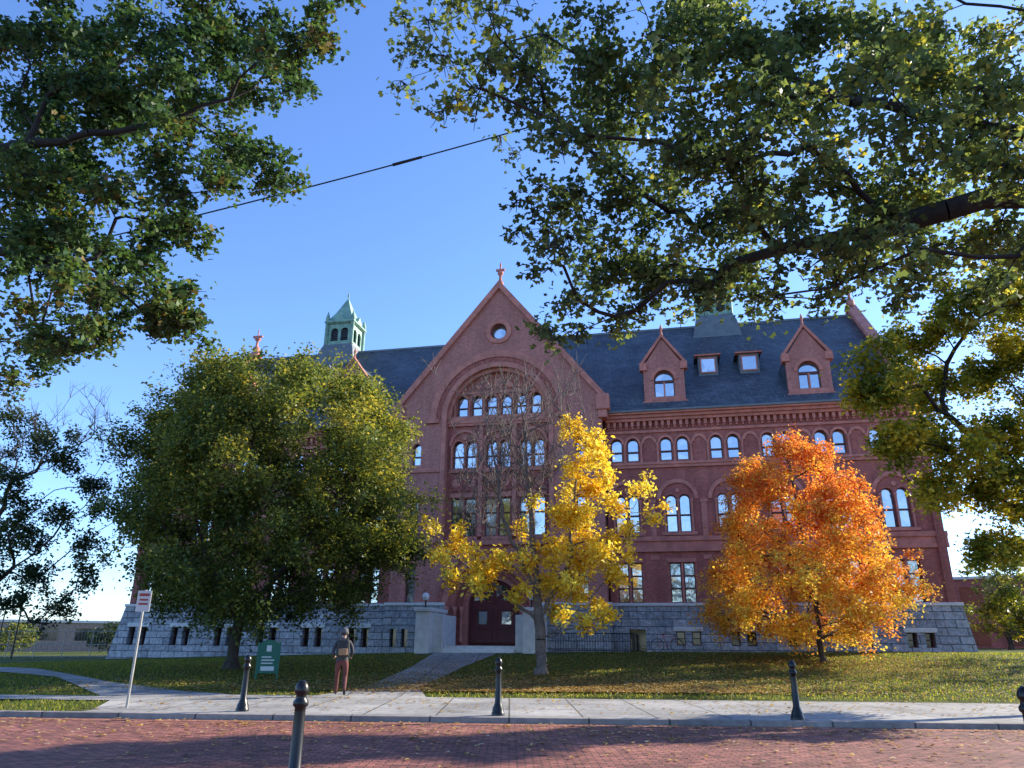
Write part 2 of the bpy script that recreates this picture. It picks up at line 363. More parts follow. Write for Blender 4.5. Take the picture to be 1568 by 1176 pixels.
panel('tympanum_roundels',[circ(-.73+x,z,r,14) for x,z,r in ((0,17.2,.3),(-.7,17.1,.2),(.7,17.1,.2),(-1.3,17.02,.14),(1.3,17.02,.14))],-.62,-.55,SS,B)
ps=[(-4.0,2.54,-.66,-.4,14.45,14.62),(-4.0,2.54,-.72,-.4,14.62,15.05),(-3.7,2.2,-.63,-.4,16.56,16.74),(-4.0,2.54,-.7,-.4,6.5,6.72),(-4.0,2.54,-.66,-.4,7.0,7.28),
    (-5.35,-4.5,-1.2,-.9,14.6,14.88),(3.05,3.9,-1.2,-.9,14.6,14.88)]
for x in (-1.805,.345): ps.append((x-.12,x+.12,-.72,-.4,7.5,14.45))
for x in (-4.15,2.7): ps.append((x-.14,x+.14,-1.12,-.9,6.4,14.9))
for x0,x1 in ((-7.25,DX-2.65-.5),(DX+2.65+.5,5.85)): ps+=[(x0,x1,-1.13,-.9,6.5,6.7),(x0,x1,-1.17,-.9,7.1,7.34)]
for x0,x1 in ((-7.25,-4.32),(2.87,5.85)): ps+=[(x0,x1,-1.1,-.9,11.45,11.72)]
for i in range(7): x=-.73+(i-3)*.96; pcol.append((x,-.58,15.05,16.2,.06))
for x in (-5.9,4.45): ps+=[(x-.42,x+.42,-1.08,-.9,11.75,11.93),(x-.4,x+.4,-1.08,-.9,9.75,10.0),(x-.42,x+.42,-1.07,-.9,5.93,6.15)]
boxes('pavilion_bands',ps+psill,SS,B)
panel('pavilion_small_arches',[ring(x,16.15,.33,.45,12) for x in xs6]+[ring(c+s*.42,13.15,.34,.4,12) for c in x3 for s in (-1,1)],-.6,-.48,SS,B)
panel('pavilion_bay_arches',[ring(c,13.2,.86,1.02,16) for c in x3]+[circ(c,13.68,.14,10) for c in x3],-.64,-.48,SS,B)
panel('pavilion_panels',[q for c in x3 for q in (rect(c-.9,c-.1,10.3,11.25),rect(c+.1,c+.9,10.3,11.25))],-.57,-.48,SSD,B)
panel('pavilion_medallions',[circ(c+s*.5,10.78,.27,16) for c in x3 for s in (-1,1)],-.62,-.56,SS,B)
lathes('pavilion_colonnettes',[([(r*1.5,0),(r*1.5,.1),(r,.14),(r,z1-z0-.2),(r*1.8,z1-z0-.05),(r*1.8,z1-z0)],x,y,z0) for x,y,z0,z1,r in pcol],SS,B,8)
for s in (-1,1):
    xe=-7.55 if s<0 else 6.15; ze=15.3
    V=[]
    for y in (-1.2,-.3): V+=[(xe,y,ze),(CX,y,23.75),(CX,y,24.3),(xe,y,ze+.55)]
    mesh_obj('gable_coping',V,[(0,1,2,3),(7,6,5,4),(0,4,5,1),(3,2,6,7),(0,3,7,4)],SS,B)
boxes('gable_kneelers',[(-7.7,-6.9,-1.3,-.2,14.9,15.9),(5.5,6.3,-1.3,-.2,14.9,15.9),(-7.55,-7.0,-1.22,-.3,14.4,14.9),(5.6,6.15,-1.22,-.3,14.4,14.9)],SS,B,.05)
lathes('gable_finial',[([(.22,0),(.22,.25),(.12,.35),(.09,.75),(.2,.85),(.2,1.0),(.07,1.1),(.06,1.6),(.01,1.8)],CX,-.75,24.1)],SS,B,8)
boxes('finial_cross',[(CX-.3,CX+.3,-.82,-.68,25.2,25.34)],SS,B)
V=[(-7.4,-.3,15.45),(CX,-.3,23.85),(6.0,-.3,15.45),(-7.4,10.5,15.45),(CX,10.5,23.85),(6.0,10.5,15.45)]
mesh_obj('pavilion_roof',V,[(0,1,4,3),(1,2,5,4)],SL,B)
for i,(r0,r1,y0,y1) in enumerate(((2.25,2.62,-.8,-.3),(1.9,2.28,-.55,0),(1.55,1.93,-.25,.3))):
    panel('entrance_order_%d'%i,[ring(DX,DZ,r0,r1,28,leg=2.3)],y0,y1,SS if i%2==0 else SSD,B)
panel('entrance_hood',[ring(DX,DZ,2.6,3.0,28)],-1.14,-.95,SS,B)
panel('entrance_hood_outer',[ring(DX,DZ,3.0,3.2,28)],-1.2,-.95,SSD,B)
lathes('entrance_shafts',[([(.14,0),(.14,.2),(.09,.25),(.09,1.6),(.17,1.8),(.17,1.95)],DX+s*x,y,1.5) for s in (-1,1) for x,y in ((2.62,-1.1),(2.2,-.85),(1.85,-.6))],SS,B,10)
fan=[[(DX+1.3*math.cos(t),DZ+.3+1.0*math.sin(t)) for t in np.linspace(math.pi*(k/4+.02),math.pi*((k+1)/4-.02),7)]+[(DX+.3*math.cos(math.pi*(k+.5)/4),DZ+.3+.3*math.sin(math.pi*(k+.5)/4))] for k in range(4)]
panel('door_wall',[arch(DX,1.45,DZ,1.56,24)]+fan,.05,.2,DOORM,B)
boxes('door_fan_glass',[(DX-1.5,DX+1.5,.21,.23,3.4,5.1)],GL,B)
dd=[]
for s in (-1,1):
    x=DX+s*.72
    dd+=[(x-.64,x+.64,-.0,.06,1.5,1.62),(x-.64,x+.64,0,.06,3.3,3.42),(x-.64,x-.54,0,.06,1.62,3.3),(x+.54,x+.64,0,.06,1.62,3.3),(x-.54,x+.54,0.01,.06,2.25,2.38)]
boxes('double_door_leaves',dd,DOORM,B,.01)
boxes('door_glazing',[(DX-1.0,DX-.45,.03,.055,2.5,3.2),(DX+.45,DX+1.0,.03,.055,2.5,3.2)],GL,B)
bh=[]; bfr=[]
bcs=[-24.4,-21.3,-18.2,-15.3,-12.25,-9.25,10.1,13.0,15.9,18.8,21.8]
for c in bcs:
    for s in (-1,1):
        a=c+s*.42; t=2.25 if c<0 else 2.15; z0=1.15 if c<0 else 1.42
        bh.append(rect(a-.24,a+.24,z0,t)); bfr+=[rect(a-.26,a+.26,z0-.02,t+.02),rect(a-.19,a+.19,z0+.05,(z0+t)/2-.02),rect(a-.19,a+.19,(z0+t)/2+.02,t-.05)]
bh.append(rect(6.9,7.8,1.0,2.25))
def batter(o):
    for v in o.data.vertices:
        k=3.5-v.co.z
        if v.co.x<-25.4: v.co.x-=.2*k
        if v.co.x>23.8: v.co.x+=.13*k
        if v.co.y<0 and v.co.z<3.4: v.co.y-=.07*k
batter(panel('granite_base_right',[rect(5.8,24.05,-.2,3.5)]+bh[12:],-.22,.3,GR,B))
batter(panel('granite_base_left',[rect(-25.65,-7.2,-.2,3.5)]+bh[:12],-.22,.3,GR,B))
pb=[rect(-6.9,-6.5,1.2,2.2),rect(-6.2,-5.8,1.2,2.2)]
panel('granite_base_pavilion_left',[rect(-7.3,DX-2.65,-.2,3.5)]+pb,-1.25,-.9,GR,B)
panel('granite_base_pavilion_right',[rect(DX+2.65,5.95,-.2,3.5)],-1.25,-.9,GR,B)
boxes('granite_base_returns',[(-7.28,-7.0,-.92,.2,0,3.48),(5.65,5.93,-.92,.2,0,3.48)],GR,B)
panel('basement_frames',bfr,.02,.08,FR,B)
DG_=m_plain('basement_glass_dark',(.02,.025,.03),.08,0,.3,1,.1,.01,.8)
boxes('basement_glass',[(-25.2,-7.3,.12,.14,1,2.5),(6,23.7,.12,.14,.9,2.5),(-7,-5.6,-.95,-.93,1,2.4)],DG_,B)
boxes('granite_lintels',[(c-.8,c+.8,-.36,-.1,2.25 if c<0 else 2.16,2.5 if c<0 else 2.4) for c in bcs],GRL,B,.02)
boxes('water_table',[(5.97,24.1,-.3,-.002,3.5,3.66),(-25.7,-7.32,-.3,-.002,3.5,3.66),(-7.4,DX-2.7,-1.33,-1.002,3.5,3.66),(DX+2.7,6.05,-1.33,-1.002,3.5,3.66)],GRL,B,.02)
st=[(DX-2.0,DX+2.0,-4.4+.36*i,.3,.2,.85+.155*i) for i in range(4)]
boxes('entrance_steps',st,GRL,B,.015)
boxes('stair_cheek_walls',[(DX-3.35,DX-2.55,-4.3,-1.26,.3,3.05),(DX+2.55,DX+3.35,-4.3,-1.26,.3,3.05),(DX-3.45,DX-2.45,-4.4,-1.27,3.05,3.25),(DX+2.45,DX+3.45,-4.4,-1.27,3.05,3.25)],GRL,B,.03)
boxes('stair_inner_walls',[(DX-2.56,DX-2.02,-3.6,-1.0,.3,2.9),(DX+2.02,DX+2.56,-3.6,-1.0,.3,2.9)],GRL,B,.03)
lathes('entrance_lamp_posts',[([(.08,0),(.05,.1),(.04,.35),(.08,.4)],DX+s*2.95,-3.9,3.25) for s in (-1,1)],BLK,B,10)
GLB=m_plain('lamp_globe_white',(.75,.75,.72),.3)
lathes('entrance_lamp_globes',[([(.05,0),(.15,.06),(.2,.18),(.2,.25),(.15,.36),(.03,.42)],DX+s*2.95,-3.9,3.64) for s in (-1,1)],GLB,B,14)
def dormer(xc):
    w=1.25; z0=15.1; zb=18.0; ap=20.0; y0=.35
    hole=arch(xc,16.0,17.1,.62,14)
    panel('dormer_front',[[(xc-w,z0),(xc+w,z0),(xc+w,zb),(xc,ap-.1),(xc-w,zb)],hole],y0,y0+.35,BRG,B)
    f=[arch(xc,15.97,17.1,.65,14)]
    f+=[rect(xc-.56,xc-.05,16.05,16.95),rect(xc+.05,xc+.56,16.05,16.95),[(xc+.54*math.cos(math.pi*i/10),17.1+.48*math.sin(math.pi*i/10)) for i in range(11)]]
    panel('dormer_frame',f,y0+.16,y0+.22,FR,B)
    boxes('dormer_glass',[(xc-.8,xc+.8,y0+.26,y0+.28,15.8,17.9)],GL,B)
    panel('dormer_arch',[ring(xc,17.1,.62,.84,16)],y0-.08,y0+.02,SS,B)
    boxes('dormer_trim',[(xc-w-.1,xc+w+.1,y0-.12,y0+.1,15.45,15.7),(xc-w-.22,xc-w+.22,y0-.15,y0+.4,17.75,18.25),(xc+w-.22,xc+w+.22,y0-.15,y0+.4,17.75,18.25),(xc-w,xc+w,y0-.08,y0+.02,15.72,15.95),(xc-.05,xc+.05,y0+.1,y0+.3,16,16.98)],SS,B)
    for s in (-1,1):
        xe=xc+s*(w+.15); V=[]
        for y in (y0-.12,y0+.4): V+=[(xe,y,zb),(xc,y,ap-.05),(xc,y,ap+.2),(xe,y,zb+.28)]
        mesh_obj('dormer_coping',V,[(0,1,2,3),(7,6,5,4),(0,4,5,1),(3,2,6,7),(0,3,7,4)],SS,B)
    lathes('dormer_finial',[([(.12,0),(.08,.15),(.05,.4),(.11,.5),(.02,.8)],xc,y0+.1,ap+.1)],SS,B,6)
    V=[]
    for y in (y0+.34,6): V+=[(xc-w+.03,y,15),(xc+w-.03,y,15),(xc+w+.08,y,zb+.02),(xc,y,ap-.06),(xc-w-.08,y,zb+.02)]
    mesh_obj('dormer_roof',V,[(4,3,2,1,0),(5,6,7,8,9)]+[(i,(i+1)%5,5+(i+1)%5,5+i) for i in range(5)],SL,B)
for x in (9.65,18.2,-11.35,-19.9): dormer(x)
def hipdormer(xc):
    zb=18.0; y0=(zb-14.84)/.9208-.6+.1
    boxes('hip_dormer_body',[(xc-.62,xc+.62,y0,y0+2.2,zb-.1,zb+1.45)],ZN,B)
    boxes('hip_dormer_window',[(xc-.42,xc+.42,y0-.025,y0-.005,zb+.35,zb+1.25)],GL,B)
    boxes('hip_dormer_frame',[(xc-.5,xc+.5,y0-.05,y0+.01,zb+.26,zb+.35),(xc-.5,xc-.42,y0-.05,y0+.01,zb+.35,zb+1.25),(xc+.42,xc+.5,y0-.05,y0+.01,zb+.35,zb+1.25),(xc-.5,xc+.5,y0-.05,y0+.01,zb+1.25,zb+1.33),(xc-.85,xc+.85,y0-.22,y0+.3,zb+1.45,zb+1.55)],SS,B)
    a=(xc-.85,y0-.25,zb+1.55);b=(xc+.85,y0-.25,zb+1.55);c=(xc+.85,y0+3.3,zb+1.55);d=(xc-.85,y0+3.3,zb+1.55);e=(xc,y0+.75,zb+3.15);f=(xc,y0+3.3,zb+3.15)
    mesh_obj('hip_dormer_roof',[a,b,c,d,e,f],[(0,1,4),(1,2,5,4),(3,0,4,5),(0,3,2,1)],SL,B)
for x in (12.55,15.15,-14.9): hipdormer(x)
def frustum(levels,xc,yc):
    V=[];F=[]
    for h,z in levels: V+=[(xc-h,yc-h,z),(xc+h,yc-h,z),(xc+h,yc+h,z),(xc-h,yc+h,z)]
    for k in range(len(levels)-1):
        for i in range(4): j=(i+1)%4; F.append((k*4+i,k*4+j,k*4+4+j,k*4+4+i))
    F.append(tuple(range(len(V)-4,len(V)))); return V,F
def cupola(xc):
    yc=10; z0=24.1
    V,F=frustum([(1.75,23.0),(1.5,z0+.3),(1.25,z0+.9)],xc,yc); mesh_obj('cupola_skirt',V,F,ZN,B)
    boxes('cupola_core',[(xc-.92,xc+.92,yc-.92,yc+.92,z0+.9,z0+3)],DK,B)
    zc=z0+.9
    pol=[rect(xc-1.12,xc+1.12,zc,zc+2.0),arch(xc-.45,zc+.35,zc+1.2,.33),arch(xc+.45,zc+.35,zc+1.2,.33)]
    for k in range(4):
        o=panel('cupola_wall',pol,yc-1.12,yc-.97,CU,B)
        M=Matrix.Translation((xc,yc,0))@Matrix.Rotation(k*math.pi/2,4,'Z')@Matrix.Translation((-xc,-yc,0)); o.data.transform(M)
        if k%2: o.data.transform(Matrix.Translation((xc,yc,0))@Matrix.Diagonal((.998,.98,1,1))@Matrix.Translation((-xc,-yc,0)))
    lou=[]
    for k in range(7): z=zc+.4+.15*k; lou.append((xc-.8,xc+.8,yc-.99,yc-.95,z,z+.05))
    boxes('cupola_louvres',lou,SL,B)
    V,F=frustum([(1.2,zc-.06),(1.2,zc+.06)],xc,yc); mesh_obj('cupola_sill',V,F,CU,B)
    V,F=frustum([(1.18,zc+1.9),(1.35,zc+2.02),(1.35,zc+2.15),(1.1,zc+2.35),(.62,zc+3.3),(.22,zc+4.3),(.05,zc+4.7)],xc,yc); mesh_obj('cupola_roof',V,F,CU,B)
    lathes('cupola_corner_pinnacles',[([(.17,0),(.17,2.2),(.2,2.3),(.2,2.45),(.02,3.1)],xc+a*1.15,yc+b2*1.15,zc) for a in (-1,1) for b2 in (-1,1)]+[([(.07,0),(.03,.3),(.09,.4),(.02,.8)],xc,yc,zc+4.6)],CU,B,8)
    a=zc+2.15
    for s in ((-1,0),(0,-1),(1,0)):
        V=[(xc+s[0]*1.3+(.5 if s[1] else 0),yc+s[1]*1.3+(.5 if s[0] else 0),a),(xc+s[0]*1.3-(.5 if s[1] else 0),yc+s[1]*1.3-(.5 if s[0] else 0),a),(xc+s[0]*1.25,yc+s[1]*1.25,a+.7),(xc,yc,a+.6)]
        mesh_obj('cupola_gablet',V,[(0,1,2),(0,2,3),(1,3,2)],CU,B)
for x in (-16.9,13.75): cupola(x)
rl=[]
for x in np.arange(3.2,7.3,.14): rl.append((x,-3.4,.95,x,-3.4,2.0,.012,.012))
for z in (1.15,2.0): rl.append((3.1,-3.4,z,7.2,-3.4,z,.022,.022))
for y in np.arange(-3.4,-.4,.14): rl.append((7.2,y,.95,7.2,y,2.0,.012,.012))
rl.append((7.2,-3.4,2.0,7.2,-.4,2.0,.022,.022))
RA=empty('iron_railing',(0,45,0),-math.radians(12.25)); tubes('bars',rl,BLK,RA)
# ---------------------------------------------------------------- street furniture
bp=[(.135,0),(.135,.05),(.12,.07),(.115,.13),(.085,.19),(.08,.22),(.068,.24),(.06,.8),(.06,.84),(.082,.86),(.085,.9),(.062,.93),(.055,.97),(.075,.99),(.078,1.02),(.072,1.06),(.05,1.1),(.02,1.125)]
for (x,y,z) in ((-5.66,17.0,.11),(-.23,16.55,.11),(5.82,16.2,.11),(-2.32,8.9,0),(5.8,8.95,0)):
    lathes('bollard',[(bp,x,y,z)],BLK,None,20)
SG=empty('parking_sign',(-8.35,17.5,.1),math.radians(6))
GM=m_plain('galvanised_steel',(.35,.34,.32),.45,.6); WH=m_plain('sign_white',(.55,.55,.53),.5,0,.05); RD=m_plain('sign_red',(.35,.05,.04),.5)
tubes('post',[(0,0,0,0,0,2.5,.03,.03)],GM,SG,8)
panel('plate',[rect(-.15,.15,2.02,2.48)],-.05,-.035,WH,SG)
boxes('lettering',[(-.11,.11,-.056,-.052,2.36,2.42),(-.09,.09,-.056,-.052,2.26,2.3),(-.1,.1,-.056,-.052,2.17,2.21)],RD,SG)
GS=empty('green_campus_sign',(-8.3,27.0,float(gh(-8.3,27))),math.radians(12))
GN=m_plain('sign_green',(.012,.11,.07),.45,0,.1)
boxes('posts',[(-.38,-.31,-.04,.04,0,1.2),(.31,.38,-.04,.04,0,1.2)],GN,GS)
panel('board',[[(-.31,.2),(.31,.2),(.31,1.1)]+[(.31*math.cos(t),1.1+.18*math.sin(t)) for t in np.linspace(.1,math.pi-.1,9)]+[(-.31,1.1)]],-.03,.03,GN,GS)
boxes('lettering',[(-.22,.22,-.036,-.032,.28,.42),(-.22,.16,-.036,-.032,.5,.54),(-.22,.2,-.036,-.032,.6,.64),(-.22,.1,-.036,-.032,.7,.74),(-.08,.08,-.036,-.032,.9,1.1)],WH,GS)
BI=empty('bicycle',(8.6*.977-1.6*.212+.35,45-8.6*.212-1.6*.977,1.08),-math.radians(12.25))
sg=[]
for cx in (-.52,.52):
    for i in range(20):
        a=2*math.pi*i/20;b2=2*math.pi*(i+1)/20; sg.append((cx+.34*math.cos(a),0,.34+.34*math.sin(a),cx+.34*math.cos(b2),0,.34+.34*math.sin(b2),.018,.018))
    for i in range(8):
        a=math.pi*i/4; sg.append((cx,0,.34,cx+.33*math.cos(a),0,.34+.33*math.sin(a),.003,.003))
tubes('wheels',sg,BLK,BI,5)
tubes('frame',[(-.52,0,.34,-.05,0,.3,.014,.014),(-.05,0,.3,-.2,0,.85,.016,.016),(-.52,0,.34,-.17,0,.75,.012,.012),(-.17,0,.75,.36,0,.82,.016,.016),(-.05,0,.3,.38,0,.75,.018,.018),(.52,0,.34,.35,0,.95,.014,.014),(.35,-.25,.98,.35,.25,.98,.012,.012),(-.3,0,.88,-.08,0,.88,.04,.02)],RD,BI,6)
# ---------------------------------------------------------------- person walking away
PE=empty('walking_person',(-4.6,21.6,.115),math.radians(12))
J_=[('pel',(0,0,.93),.135,None),('sp1',(0,.02,1.12),.13,'pel'),('sp2',(0,.03,1.32),.15,'sp1'),('nk0',(0,.03,1.44),.075,'sp2'),('nk',(0,.045,1.5),.055,'nk0'),('hd0',(0,.06,1.57),.085,'nk'),('hd1',(0,.065,1.65),.098,'hd0'),('hd2',(0,.06,1.71),.07,'hd1')]
for s,n,kn,an,to in ((-1,'l',(-.11,.17,.52),(-.11,.27,.11),(-.12,.42,.05)),(1,'r',(.11,.02,.49),(.11,-.27,.19),(.12,-.2,.04))):
    J_+=[('hp'+n,(s*.09,0,.86),.1,'pel'),('th'+n,(s*.105,kn[1]*.5,.69),.085,'hp'+n),('kn'+n,kn,.062,'th'+n),('cf'+n,tuple(kn[i]*.6+an[i]*.4 for i in range(3)),.06,'kn'+n),('an'+n,an,.042,'cf'+n),('ft'+n,to,.038,'an'+n)]
    J_+=[('sh'+n,(s*.17,.02,1.39),.07,'sp2'),('ua'+n,(s*.235,-.02,1.25),.055,'sh'+n),('el'+n,(s*.265,-.05,1.12),.046,'ua'+n),('wr'+n,(s*.235,.14+s*.02,1.0),.03,'el'+n),('ha'+n,(s*.225,.2+s*.02,.99),.032,'wr'+n)]
    for k,(dx,dz,ln) in enumerate(((-.025,-.01,.055),(-.01,-.015,.065),(.006,-.015,.06),(.02,-.01,.05))):
        J_+=[('f%d%s'%(k,n),(s*.225+dx,.245+s*.02,.985+dz),.009,'ha'+n),('g%d%s'%(k,n),(s*.225+dx,.235+ln*.6+s*.02,.965+dz),.008,'f%d%s'%(k,n))]
    J_+=[('t'+n,(s*.2-s*.03,.22+s*.02,1.01),.01,'ha'+n)]
idx={j[0]:i for i,j in enumerate(J_)}
me=bpy.data.meshes.new('body'); me.from_pydata([j[1] for j in J_],[(idx[j[3]],i) for i,j in enumerate(J_) if j[3]],[])
ob=link(bpy.data.objects.new('body',me)); sk=ob.modifiers.new('s','SKIN')
for i,j in enumerate(J_):
    v=me.skin_vertices[0].data[i]; v.radius=(j[2],j[2]*(.75 if j[0] in('pel','sp1','sp2','shl','shr') else 1)); v.use_root=(i==0)
ss=ob.modifiers.new('u','SUBSURF'); ss.levels=2; ss.render_levels=2
dg=bpy.context.evaluated_depsgraph_get(); dg.update(); m2=bpy.data.meshes.new_from_object(ob.evaluated_get(dg)); bpy.data.objects.remove(ob)
mats=[m_plain('jacket_dark',(.05,.052,.06),.8),m_plain('trousers_maroon',(.13,.04,.035),.85),m_plain('skin',(.45,.27,.2),.6),m_plain('hair_dark',(.03,.02,.015),.7),m_plain('shoes_black',(.015,.015,.015),.5)]
m2.materials.clear()
for m in mats: m2.materials.append(m)
for p in m2.polygons:
    c=p.center; p.use_smooth=True
    if c.z>1.49: p.material_index=3 if (c.z>1.56 and c.y<.1) or c.z>1.68 else 2
    elif abs(c.x)>.15 and c.y>.15 and c.z>.9: p.material_index=2
    elif c.z>.9: p.material_index=0
    elif c.z<.1 or (c.x>0 and c.y<-.17 and c.z<.16): p.material_index=4
    else: p.material_index=1
link(bpy.data.objects.new('body',m2),PE)
tanm=m_plain('backpack_tan',(.3,.17,.09),.8)
boxes('backpack',[(-.17,.17,-.33,-.11,1.0,1.45)],m_plain('backpack_black',(.03,.03,.032),.7),PE,.06)
boxes('backpack_pocket',[(-.12,.12,-.37,-.32,1.05,1.22)],tanm,PE,.03)
tubes('backpack_straps',[(s*.11,-.13,1.42,s*.12,.02,1.5,.018,.018) for s in (-1,1)]+[(s*.12,.02,1.5,s*.13,.14,1.38,.018,.018) for s in (-1,1)]+[(s*.13,.14,1.38,s*.15,-.1,1.08,.015,.015) for s in (-1,1)],mats[4],PE)
lathes('knit_cap',[([(.108,0),(.112,.04),(.1,.09),(.06,.125),(.01,.14)],0,.055,1.63)],m_plain('cap_grey',(.1,.105,.12),.9),PE,14)
lathes('ears',[([(.005,0),(.018,.02),(.018,.045),(.004,.06)],s*.098,.07,1.58) for s in (-1,1)],mats[2],PE,8)
boxes('nose',[(-.014,.014,.15,.185,1.585,1.625)],mats[2],PE,.008)
boxes('eyes_mouth',[(-.05,-.025,.145,.157,1.632,1.642),(.025,.05,.145,.157,1.632,1.642),(-.025,.025,.14,.158,1.555,1.562)],mats[3],PE)
# ---------------------------------------------------------------- trees
RH=np.array([(0,-.5),(.3,-.12),(.2,.3),(0,.5),(-.2,.3),(-.3,-.12)])
MP=np.array([(0,-.5),(.42,-.28),(.2,-.02),(.36,.26),(0,.56),(-.36,.26),(-.2,-.02),(-.42,-.28)])
def leafmesh(name,P,size,tone,mat,parent,shape,up=.5,jit=.22):
    N=len(P); n=rng.normal(size=(N,3)); n/=np.linalg.norm(n,axis=1,keepdims=True); n[:,2]+=up*np.sign(n[:,2]+.3); n/=np.linalg.norm(n,axis=1,keepdims=True)
    t=rng.normal(size=(N,3)); t[:,2]-=.5; t-=n*(t*n).sum(1,keepdims=True); t/=np.linalg.norm(t,axis=1,keepdims=True); b=np.cross(n,t)
    s=size*rng.uniform(.6,1.25,N); k=len(shape)
    fold=np.abs(shape[:,0])*rng.uniform(.1,.8,(N,1)); curl=-(shape[:,1]**2)[None]*rng.uniform(0,.8,(N,1))
    V=P[:,None]+s[:,None,None]*(b[:,None]*shape[None,:,0:1]+t[:,None]*shape[None,:,1:2]+n[:,None]*(fold+curl)[...,None])
    F=np.arange(N*k).reshape(N,k); a=np.clip(tone+rng.normal(0,jit,N),0,1)
    return npmesh(name,V.reshape(-1,3),F,mat,parent,False,a)
def clumps_to_leaves(C,R,per,tone,droop=.25,flat=.75,out=None,twigs=None,tw=5,spread=.07):
    P=[];T=[]
    for c,r,n,t in zip(C,R,per,tone):
        D=rng.normal(size=(tw,3)); D[:,2]*=flat; D/=np.linalg.norm(D,axis=1,keepdims=True)
        if out is not None:
            o=c-out; o=o/(np.linalg.norm(o)+1e-6); D+=o*.55
        D[:,2]-=droop*rng.uniform(0,1,tw); L=r*rng.uniform(.6,1.25,tw)
        i=rng.integers(0,tw,n); u=rng.uniform(.1,1,n)**.8
        q=c+D[i]*(L[i]*u)[:,None]; q[:,2]-=droop*r*u*u*.6; q+=rng.normal(0,spread+.13*r,(n,3))
        P.append(q);T.append(np.full(n,t))
        if twigs is not None:
            for d,l in zip(D,L):
                m=c+d*l*.5; m[2]-=droop*r*.15; e=c+d*l; e[2]-=droop*r*.6
                twigs.append((*c,*m,.009,.006)); twigs.append((*m,*e,.006,.003))
    return np.concatenate(P),np.concatenate(T)
def grow(seeds,targets,rroot,rtip=.012,seg=.45,pw=.3,jit=.07,lift=.12):
    pos=[np.array(seeds[0][0],float)];par=[-1];pl=[0.]
    for sd in seeds:
        sd=[np.array(p,float) for p in sd]
        A=np.array(pos); j=int(np.argmin(np.linalg.norm(A-sd[0],axis=1)))
        if np.linalg.norm(pos[j]-sd[0])>.05: sd=[pos[j]]+sd
        for a,b2 in zip(sd[:-1],sd[1:]):
            n=max(1,int(np.linalg.norm(b2-a)/.4))
            for k in range(1,n+1):
                q=a+(b2-a)*k/n+rng.normal(0,.03,3); pl.append(pl[j]+np.linalg.norm(q-pos[j])); pos.append(q); par.append(j); j=len(pos)-1
    T=sorted([np.array(t,float) for t in targets],key=lambda t:np.linalg.norm(t-pos[0]))
    for t in T:
        A=np.array(pos); d=np.linalg.norm(A-t,axis=1); cost=d+pw*np.array(pl)+np.maximum(0,A[:,2]-t[2])*.5
        j=int(np.argmin(cost)); L=d[j]
        dr=pos[j]-pos[par[j]] if par[j]>=0 else np.array([0,0,1.]); dr=dr/(np.linalg.norm(dr)+1e-9)
        c=pos[j]+dr*L*.3+np.array([0,0,lift*L]); n=max(2,int(L/seg)); a=pos[j].copy()
        for k in range(1,n+1):
            u=k/n; q=(1-u)**2*a+2*u*(1-u)*c+u*u*t
            if k<n: q=q+rng.normal(0,jit,3)*min(1,L)
            pl.append(pl[j]+np.linalg.norm(q-pos[j])); pos.append(q); par.append(j); j=len(pos)-1
    acc=np.zeros(len(pos)); ch=np.zeros(len(pos),int)
    for i in range(len(pos)-1,0,-1):
        if ch[i]==0: acc[i]=1
        acc[par[i]]+=acc[i]; ch[par[i]]+=1
    p=math.log(rroot/rtip)/math.log(max(acc[0],2)); r=rtip*acc**p
    return [(*pos[par[i]],*pos[i],r[par[i]] if r[par[i]]<r[i]*1.8 else r[i]*1.15,r[i]) for i in range(1,len(pos))]
def flare(x,y,z,r): return [(x,y,z-.1,x,y,z+.25,r*1.7,r*1.15)]
def tree(name,seeds,clC,clR,leafsz,per,mat,rroot,shape=RH,bare=[],tones=None,out=None,droop=.25,flat=.75,tw=5,up=.5,spread=.07,seg=.45,pw=.3,rtip=.012,bark=None,lift=.12,btw=1.0,dens=1.0):
    E=empty(name); tw_=[]; bark=bark or BARK
    clC=np.array(clC,float)
    if tones is None: tones=rng.uniform(.15,.85,len(clC))
    n=(per*np.array(clR)**2*dens).astype(int)+6
    P,T=clumps_to_leaves(clC,clR,n,tones,droop,flat,out,tw_,tw,spread)
    S=grow(seeds,list(clC)+list(bare),rroot,rtip,seg,pw,lift=lift)
    for b2 in bare:
        b2=np.array(b2)
        for _ in range(4):
            d=rng.normal(0,.4,3); d[2]=abs(d[2])+.45; d*=rng.uniform(.5,1.1); m=b2+d*.5+rng.normal(0,.03,3)
            tw_.append((*b2,*m,.011*btw,.008*btw)); tw_.append((*m,*(b2+d),.008*btw,.004*btw))
            d2=rng.normal(0,.25,3); d2[2]=abs(d2[2])+.1; tw_.append((*m,*(m+d2),.006*btw,.003*btw))
    x,y,z=seeds[0][0]; S+=flare(x,y,z,rroot)
    tubes('trunk_and_limbs',S,bark,E,8); tubes('twigs',tw_,bark,E,4)
    leafmesh('foliage',P,leafsz,T,mat,E,shape,up)
    return len(P)
tot=0
def crown(n,cx,cy,z0,z1,prof,depthf=1.0,shell=.55):
    C=[]
    while len(C)<n:
        u=rng.uniform(0,1); a=rng.uniform(0,2*math.pi); rm=prof(u)
        if rng.uniform()>rm/1.0: continue
        k=rng.uniform(shell,1)**.7
        if rng.uniform()<.12: k*=.6
        z=z0+(z1-z0)*u; w=1+.1*math.sin(3*a+u*7)+.09*math.sin(7*a+u*13)
        C.append((cx+k*rm*w*math.cos(a),cy+k*rm*w*math.sin(a)*depthf,z))
    return np.array(C)
